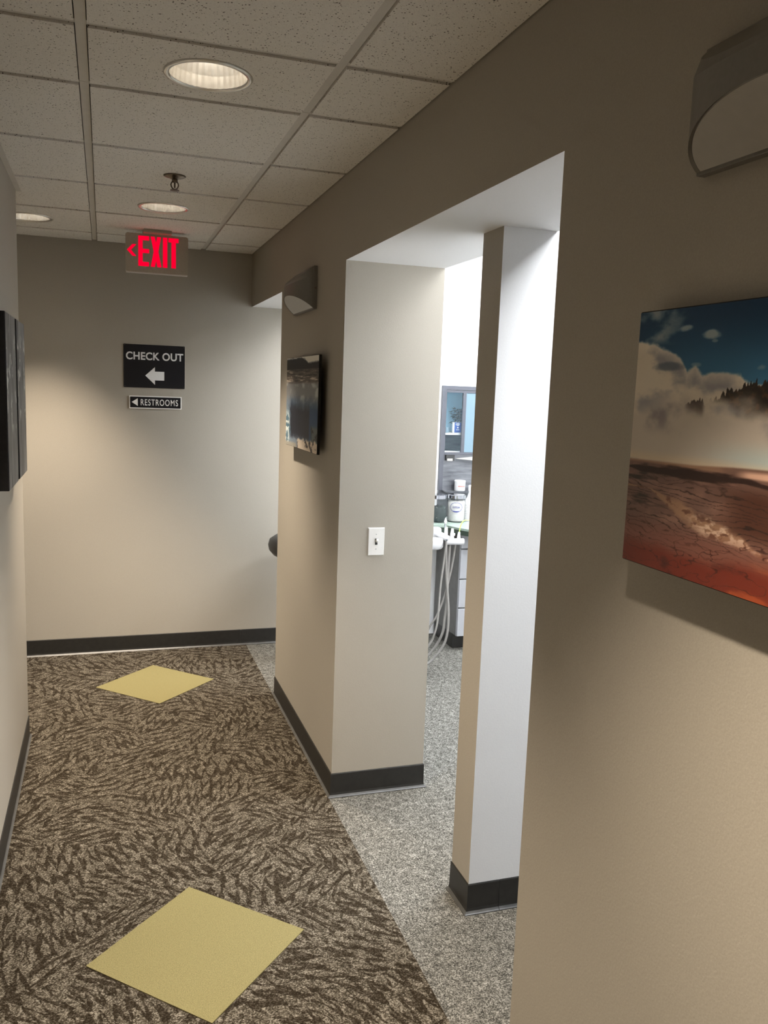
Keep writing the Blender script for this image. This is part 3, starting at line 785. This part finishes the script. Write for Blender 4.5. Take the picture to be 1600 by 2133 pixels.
# ------------------------------------------------------------------ treatment room: cabinet, worktop, upper unit
CX0, CX1, CY, CZ = 2.142, 3.7, 4.855, .775
cb = thing('drawer_cabinet', 'grey-sided base cabinet with pale drawer fronts at the end wall', 'cabinet', (CX0, YB, 0))
def rel(x, y, z): return (x-CX0, y-YB, z)
bx = lambda x0, y0, z0, x1, y1, z1, **k: box(x0-CX0, y0-YB, z0, x1-CX0, y1-YB, z1, **k)
put('body', bx(CX0, CY+.019, .1, CX1, YB-.016, CZ), 'cabinet_grey', cb)
put('toe_kick', bx(CX0+.006, CY+.085, .001, CX1, YB-.016, .0995), 'rubber_black', cb)
put('edge_band', bx(CX0-.0015, CY+.012, .1, CX0+.004, CY+.0188, CZ), 'drawer_white', cb)
for kx in range(3):
    xa, xb = CX0+.001+kx*.515, CX0+.512+kx*.515
    for za, zb_ in ((.102, .284), (.292, .473), (.481, .669), (.677, CZ-.002)):
        dr = put('drawer', bx(xa, CY, za, xb, CY+.0188, zb_, bev=.0015), 'drawer_white', cb)
        put('handle', tube([((xa+xb)/2-.05-CX0, CY-.001-YB, (za+zb_)/2), ((xa+xb)/2-.045-CX0, CY-.025-YB, (za+zb_)/2), ((xa+xb)/2+.045-CX0, CY-.025-YB, (za+zb_)/2), ((xa+xb)/2+.05-CX0, CY-.001-YB, (za+zb_)/2)], .004, 6, smoothn=0), 'chrome', dr)
ct_poly = [(1.80, YB-.001), (1.80, 5.03), (1.86, 4.97), (1.97, 4.935), (2.06, 4.90), (2.10, 4.79), (2.135, 4.735), (2.20, 4.72), (CX1, 4.72), (CX1, YB-.001)]
ctp = thing('worktop', 'pale green worktop with a dark green edge and a clipped corner', 'countertop', (2.4, 5.0, CZ))
put('top', prism([(x-2.4, y-5.0) for x, y in ct_poly], 2, .031, .045), 'counter_green', ctp)
put('edge', prism([(x-2.4+(.004 if y < YB-.01 else 0), y-5.0+(.004 if y < YB-.01 else 0)) for x, y in ct_poly], 2, .0005, .0309), 'counter_edge', ctp)
put('bracket', prism([(1.86-2.4, 5.275-5.0), (1.86-2.4, 5.10-5.0), (2.0-2.4, 5.275-5.0)], 2, -.12, .0004), 'cabinet_grey', ctp)
ZT = CZ+.045
# upper unit with glazed niche
un = thing('upper_cabinet', 'grey metal upper unit with a glazed niche and steel back panel', 'cabinet', (2.105, YB, ZT))
UX0, UX1, UZ1, UY = 2.132, 2.94, 1.6995, 5.252
ub = lambda x0, y0, z0, x1, y1, z1, **k: box(x0-2.105, y0-YB, z0-ZT, x1-2.105, y1-YB, z1-ZT, **k)
fr = bmesh.new()
for a in ((UX0, UZ1-.026, UX1, UZ1), (UX0, 1.0, UX0+.026, UZ1-.026), (UX1-.026, 1.0, UX1, UZ1-.026)):
    merge(fr, ub(a[0], UY, a[1], a[2], YB-.001, a[3]))
put('frame', fr, 'frame_grey', un)
ifr = bmesh.new()
for a in ((UX0+.028, NZ1-.002, UX1-.028, UZ1-.028), (UX0+.028, 1.242, UX1-.028, NZ0), (UX0+.028, NZ0, NX0+.004, NZ1-.002), (2.281, NZ0, 2.305, NZ1-.002), (UX1-.05, NZ0, UX1-.028, NZ1-.002)):
    merge(ifr, ub(a[0], UY+.004, a[1], a[2], UY+.018, a[3]))
put('sash', ifr, 'frame_grey', un)
put('steel_panel', ub(UX0+.001, UY+.008, ZT+.0005, UX1-.001, YB-.001, 1.2415), 'steel', un)
put('ledge', ub(UX0+.0265, UY-.085, .995, UX1-.0265, UY+.0075, 1.003), 'steel', un)
put('pane', ub(NX0+.005, UY+.008, NZ0+.001, 2.2805, UY+.011, NZ1-.003), 'pane_glass', un)
put('frosted_pane', ub(2.3055, UY+.008, NZ0+.001, UX1-.051, UY+.014, NZ1-.003), 'frost_blue', un)
nb = bmesh.new()
NY = YB+.25
merge(nb, ub(NX0, NY, NZ0, NX1, NY+.01, NZ1)); merge(nb, ub(NX0-.01, YB+.001, NZ0, NX0-.0005, NY, NZ1)); merge(nb, ub(NX1+.0005, YB+.001, NZ0, NX1+.01, NY, NZ1))
merge(nb, ub(NX0, YB+.001, NZ1+.0005, NX1, NY, NZ1+.01))
put('niche', nb, 'niche_blue', un)
put('niche_floor', ub(NX0, YB+.001, NZ0-.011, NX1, NY, NZ0-.0005), 'steel', un)
put('niche_lower_panel', ub(NX0+.001, NY-.006, NZ0+.0005, NX1-.001, NY-.0005, 1.371), 'steel', un)
put('niche_shelf', ub(NX0+.001, YB+.03, 1.372, NX1-.001, YB+.245, 1.384), 'label_grey', un)
ap = put('paper_dispenser', ub(2.170, UY-.012, 1.203, 2.232, UY+.0075, 1.240), 'dark_slot', un)
put('paper_roll', ub(2.178, UY-.016, 1.201, 2.216, UY-.0125, 1.217), 'paper', ap)
put('document_ledge', prism([(2.245-2.105, 1.217-ZT), (2.36-2.105, 1.207-ZT), (2.60-2.105, 1.207-ZT), (2.60-2.105, 1.228-ZT), (2.36-2.105, 1.228-ZT)], 1, UY-.03-YB, UY+.0075-YB), 'paper', un)
# things in the niche
pz = 1.3845
plant = thing('potted_plant', 'dark leafy plant in a white pot behind the glass of the upper cabinet', 'plant', (2.338, YB+.15, pz))
put('pot', lathe([(.001, 0), (.026, 0), (.032, .05), (.033, .052), (.028, .052), (.026, .046), (.001, .046)], 20, cap=False), 'white_enamel', plant)
rnd = random.Random(3)
for k in range(140):
    a = rnd.random()*2*PI; r = rnd.random()**.6*.055; z = .05+rnd.random()*.115; s = .022+.014*rnd.random()
    lf = bmesh.new(); q = [(0, 0, 0), (s*.5, s*.35, .004), (s*1.2, 0, -.003), (s*.5, -s*.35, .004)]
    vv_ = [lf.verts.new(p) for p in q]; lf.faces.new(vv_[:3]); lf.faces.new((vv_[0], vv_[2], vv_[3]))
    bmesh.ops.rotate(lf, verts=lf.verts[:], matrix=Matrix.Rotation(a, 3, 'Z') @ Matrix.Rotation(rnd.uniform(-.9, .9), 3, 'Y'))
    bmesh.ops.translate(lf, verts=lf.verts[:], vec=(r*math.cos(a), r*math.sin(a), z)); put('leaf', lf, 'leaf_dark', plant)
put('stem', tube([(0, 0, .04), (.008, .004, .09), (-.004, 0, .15)], .0025, 6), 'leaf_dark', plant)
bs = thing('desk_notice', 'small blue notice card in a white stand behind the glass', 'sign', (2.284, YB+.06, pz))
put('stand', box(-.036, -.003, 0, .036, .012, .072, bev=.001), 'white_enamel', bs)
put('card', box(-.023, -.0045, .003, .026, -.0032, .070), 'blue_print', bs)
for z, hw in ((.061, .012), (.055, .016), (.049, .009), (.020, .011)):
    put('text_line', box(.001-hw, -.0052, z, .001+hw, -.0046, z+.0028), 'sign_white', bs)
put('emblem', prism([(.001+.005*math.cos(2*PI*i/12), .036+.005*math.sin(2*PI*i/12)) for i in range(12)], 1, -.0052, -.0046), 'sign_white', bs)
nj = thing('tumbler', 'pale blue tumbler on the niche shelf left of the notice', 'cup', (2.205, YB+.06, pz))
put('body', lathe([(.001, 0), (.014, 0), (.017, .036), (.015, .036), (.0125, .003), (.001, .003)], 18, cap=False), 'frost_blue', nj)
put('liquid', lathe([(.001, .004), (.0120, .004), (.0135, .02), (.001, .02)], 18, cap=False), 'white_enamel', nj)
nk = thing('dark_cup', 'small dark cup on the niche shelf beside the notice', 'cup', (2.230, YB+.17, pz))
put('body', lathe([(.001, 0), (.012, 0), (.015, .03), (.013, .03), (.011, .003), (.001, .003)], 18, cap=False), 'leaf_dark', nk)
put('handle', tube([(.012, 0, .024), (.021, 0, .022), (.021, 0, .012), (.012, 0, .008)], .002, 6), 'leaf_dark', nk)
# countertop items
def jar(x, y, r, h, label, fill, fillz, labelled):
    t = thing('glass_jar', label, 'jar', (x, y, ZT+.0005), 'lidded glass jars on the worktop')
    put('glass', lathe([(.001, 0), (r*.96, 0), (r, .004), (r, h*.86), (r*.94, h*.88), (r*.92, h*.88), (r*.965, h*.85), (r*.965, .006), (.001, .005)], 40, cap=False), 'jar_glass', t, smooth=True)
    put('lid', lathe([(r*.99, h*.865), (r*.99, h*.985), (r*.94, h), (.001, h)], 40, cap=False), 'chrome', t, smooth=False)
    fb_ = lathe([(.001, .006), (r*.93, .006), (r*.945, .012), (r*.94, fillz*.9), (r*.7, fillz*.97), (.001, fillz)], 28, cap=False)
    for v in fb_.verts: v.co.z += .006*math.sin(v.co.x*140)*math.cos(v.co.y*170) if v.co.z > .02 else 0
    put('contents', fb_, fill, t, smooth=True)
    if labelled:
        # oval ring and lettering wrapped on the glass
        def wrap(dx, dz, e): 
            a = -PI/2-.42+dx/r; return ((r+e)*math.cos(a), (r+e)*math.sin(a), h*.56+dz)
        n = 40
        ov = bmesh.new(); A_ = []; B_ = []
        for i in range(n):
            a = 2*PI*i/n; A_.append(ov.verts.new(wrap(.041*math.cos(a), .032*math.sin(a), .0010))); B_.append(ov.verts.new(wrap(.0385*math.cos(a), .0295*math.sin(a), .0010)))
        for i in range(n): ov.faces.new((A_[i], A_[(i+1) % n], B_[(i+1) % n], B_[i]))
        lb = put('label_ring', ov, 'blue_ink', t)
        tm = text_mesh('lettering', 'COTTON', -.023, .023, 0, .011, 0, 'blue_ink', t, .02)
        for v in tm.data.vertices:
            v.co = wrap(v.co.x, v.co.z, .0012 if v.co.y < 0 else .0006)
        bar = bmesh.new(); k = 12
        A_ = [bar.verts.new(wrap(-.020+.040*i/k, -.028-.0015*math.sin(PI*i/k), .0013)) for i in range(k+1)]; B_ = [bar.verts.new(wrap(-.020+.040*i/k, -.0235-.0015*math.sin(PI*i/k), .0013)) for i in range(k+1)]
        for i in range(k): bar.faces.new((A_[i], A_[i+1], B_[i+1], B_[i]))
        put('label_band', bar, 'blue_ink', t)
    return t
jar(2.182, 5.055, .058, .178, 'glass jar full of white cotton with a blue oval cotton label and chrome lid', 'cotton', .148, True)
dj = jar(2.055, 5.055, .056, .178, 'glass jar with dark contents and a chrome lid beside the cotton jar', 'dark_swabs', .105, False)
put('swab', tube([(-.03, -.045, .03), (.0, -.0495, .06), (.03, -.044, .10)], .0012, 6), 'hose_grey', dj)
put('swab', tube([(.035, -.042, .012), (.0, -.0495, .06), (-.032, -.043, .105)], .0012, 6), 'hose_grey', dj)
tb = thing('white_tub', 'small white tub with a red stripe on the steel ledge above the cotton jar', 'tub', (2.266, UY-.043, 1.0035))
put('body', lathe([(.001, 0), (.034, 0), (.037, .004), (.037, .060), (.001, .060)], 28, cap=False), 'white_enamel', tb, smooth=False)
put('lid', lathe([(.0385, .060), (.0385, .068), (.036, .071), (.001, .071)], 28, cap=False), 'white_enamel', tb)
def band(r, a0, a1, z0, z1, mat, parent, nm):
    b = bmesh.new(); k = 14
    A_ = [b.verts.new((r*math.cos(a0+(a1-a0)*i/k), r*math.sin(a0+(a1-a0)*i/k), z0)) for i in range(k+1)]
    B_ = [b.verts.new((r*math.cos(a0+(a1-a0)*i/k), r*math.sin(a0+(a1-a0)*i/k), z1)) for i in range(k+1)]
    for i in range(k): b.faces.new((A_[i], A_[i+1], B_[i+1], B_[i]))
    put(nm, b, mat, parent)
band(.0374, -PI*.72, -PI*.28, .030, .036, 'red_ink', tb, 'red_stripe')
band(.0374, -PI*.72, -PI*.28, .010, .028, 'label_grey', tb, 'grey_label')
bt = thing('spray_bottle', 'white ribbed plastic bottle with a long neck right of the cotton jar', 'bottle', (2.285, 5.07, ZT+.0005))
prof = [(.001, 0), (.043, 0), (.045, .004)]
for k in range(9): prof += [(.045, .010+k*.011), (.0435, .0155+k*.011)]
prof += [(.045, .112), (.040, .132), (.022, .158), (.014, .185), (.012, .205), (.001, .205)]
put('body', lathe(prof, 28, cap=False), 'white_enamel', bt)
put('cap', lathe([(.016, .2), (.016, .232), (.013, .238), (.001, .238)], 20, cap=False), 'white_enamel', bt)
put('nozzle', box(-.008, -.045, .214, .008, -.012, .228, bev=.003), 'white_enamel', bt)

# ------------------------------------------------------------------ delivery unit with hoses
du = thing('dental_delivery_unit', 'white dental delivery unit with handpieces and hanging grey hoses', 'dental unit', (1.52, 4.45, .0025))
def rl(x, y, z): return (x-1.52, y-4.45, z-.0025)
put('base', lathe([(.001, 0), (.17, 0), (.18, .012), (.165, .035), (.06, .06), (.001, .06)], 36, cap=False), 'white_enamel', du, smooth=False)
put('post', lathe([(.026, .055), (.024, .80), (.03, .81), (.03, .84), (.001, .845)], 24, cap=False), 'white_enamel', du, smooth=False)
put('arm', tube([rl(1.52, 4.45, .79), rl(1.66, 4.46, .79), rl(1.80, 4.44, .79)], .024, 14), 'white_enamel', du)
put('swivel_head', lathe([(.026, .775), (.029, .79), (.029, .870), (.026, .882), (.016, .886), (.001, .887)], 28, c=rl(1.80, 4.44, 0)[:2], cap=False), 'white_enamel', du, smooth=True)
put('tilt_arm', tube([rl(1.786, 4.42, .862), rl(1.815, 4.385, .848), rl(1.842, 4.36, .834)], .0175, 16, smoothn=3), 'white_enamel', du)
bl = lathe([(.001, .006), (.004, .0055), (.0062, .004), (.0065, 0)], 6, cap=False)
bmesh.ops.rotate(bl, verts=bl.verts[:], matrix=Matrix.Rotation(PI/2, 3, 'X')); bmesh.ops.translate(bl, verts=bl.verts[:], vec=rl(1.826, 4.345, .832)); put('bolt', bl, 'steel', du)
put('holder_bar', tube([rl(1.846, 4.40, .811), rl(1.855, 4.40, .811), rl(1.940, 4.40, .809), rl(1.953, 4.40, .809)], .0185, 18, smoothn=0), 'white_enamel', du, smooth=False)
put('tray_bowl', lathe([(.001, .775), (.03, .778), (.042, .795), (.047, .825), (.043, .838), (.001, .842)], 28, c=rl(1.757, 4.35, 0)[:2], cap=False), 'white_enamel', du, smooth=True)
put('lower_head', lathe([(.001, .766), (.02, .768), (.03, .78), (.03, .83), (.001, .832)], 28, c=rl(1.797, 4.40, 0)[:2], cap=False), 'white_enamel', du, smooth=True)
hp = put('syringe', tube([rl(1.843, 4.40, .822), rl(1.843, 4.40, .860), rl(1.843, 4.402, .895)], .0125, 12, r2=.009), 'clear_tip', du)
put('syringe_tip', tube([rl(1.841, 4.402, .893), rl(1.838, 4.402, .915)], .008, 10, r2=.006, smoothn=0), 'chrome', hp)
put('syringe_nozzle', lathe([(.007, .914), (.009, .926), (.006, .934), (.003, .946), (.001, .946)], 14, c=rl(1.838, 4.402, 0)[:2], cap=False), 'white_enamel', hp)
sx = put('suction_handpiece', tube([rl(1.881, 4.40, .822), rl(1.881, 4.40, .855), rl(1.882, 4.40, .886)], .014, 12, r2=.007), 'clear_tip', du)
put('suction_lever', box(*rl(1.888, 4.39, .846), *rl(1.896, 4.40, .860), bev=.001), 'white_enamel', sx)
ej = put('ejector_handpiece', tube([rl(1.923, 4.40, .822), rl(1.923, 4.40, .845), rl(1.925, 4.40, .866)], .012, 12, r2=.006), 'clear_tip', du)
put('ejector_tip', tube([rl(1.925, 4.40, .862), rl(1.928, 4.40, .888), rl(1.934, 4.40, .908), rl(1.944, 4.40, .926), rl(1.958, 4.40, .933), rl(1.985, 4.40, .934)], .0028, 8), 'tube_green', ej)
HOSES = [([(1.841, .816), (1.849, .694), (1.86, .567), (1.873, .439), (1.874, .332), (1.864, .246), (1.84, .183), (1.807, .133), (1.766, .096), (1.70, .07), (1.62, .06)], 4.385, .0078),
         ([(1.875, .80), (1.875, .651), (1.876, .524), (1.87, .418), (1.86, .354), (1.853, .285), (1.834, .226), (1.805, .172), (1.765, .127), (1.70, .09), (1.62, .07)], 4.41, .0082),
         ([(1.919, .80), (1.91, .684), (1.889, .566), (1.87, .503), (1.85, .448), (1.814, .365), (1.785, .315), (1.767, .273), (1.70, .19), (1.60, .09)], 4.43, .0062),
         ([(1.835, .815), (1.829, .695), (1.817, .569), (1.809, .463), (1.801, .357), (1.786, .289), (1.766, .23), (1.70, .14), (1.60, .08)], 4.37, .0062)]
for pts, y, r in HOSES:
    put('hose', tube([rl(x, y+.01*math.sin(i), z) for i, (x, z) in enumerate(pts)], r, 8, smoothn=5), 'hose_grey', du, smooth=True)

# ------------------------------------------------------------------ stool half hidden behind the pier
stl = thing('operator_stool', 'black padded round stool peeking out behind the pier by the end wall', 'stool', (1.150, 4.88, .0005))
put('seat', lathe([(.001, .655), (.17, .655), (.205, .663), (.228, .69), (.234, .72), (.226, .75), (.195, .772), (.14, .780), (.001, .782)], 48, cap=False), 'black_vinyl', stl, smooth=True)
put('seat_pan', lathe([(.001, .640), (.16, .640), (.17, .6545), (.001, .6545)], 32, cap=False), 'dark_slot', stl)
put('gas_column', lathe([(.026, .09), (.026, .36), (.016, .362), (.016, .642)], 20), 'chrome', stl)
for k in range(5):
    a = 2*PI*k/5+PI/5+PI
    a = PI+PI/5+2*PI*k/5
    ca, sa = math.cos(a), math.sin(a)
    lg = put('leg', tube([(.02*ca, .02*sa, .105), (.10*ca, .10*sa, .095), (.17*ca, .17*sa, .068)], .014, 8, r2=.010), 'chrome', stl)
    cw = lathe([(.001, -.011), (.022, -.011), (.025, -.007), (.025, .007), (.022, .011), (.001, .011)], 18, cap=False)
    bmesh.ops.rotate(cw, verts=cw.verts[:], matrix=Matrix.Rotation(PI/2, 3, 'X') ); bmesh.ops.rotate(cw, verts=cw.verts[:], matrix=Matrix.Rotation(a, 3, 'Z'))
    bmesh.ops.translate(cw, verts=cw.verts[:], vec=(.165*ca, .165*sa, .0255)); put('caster', cw, 'dark_slot', lg)
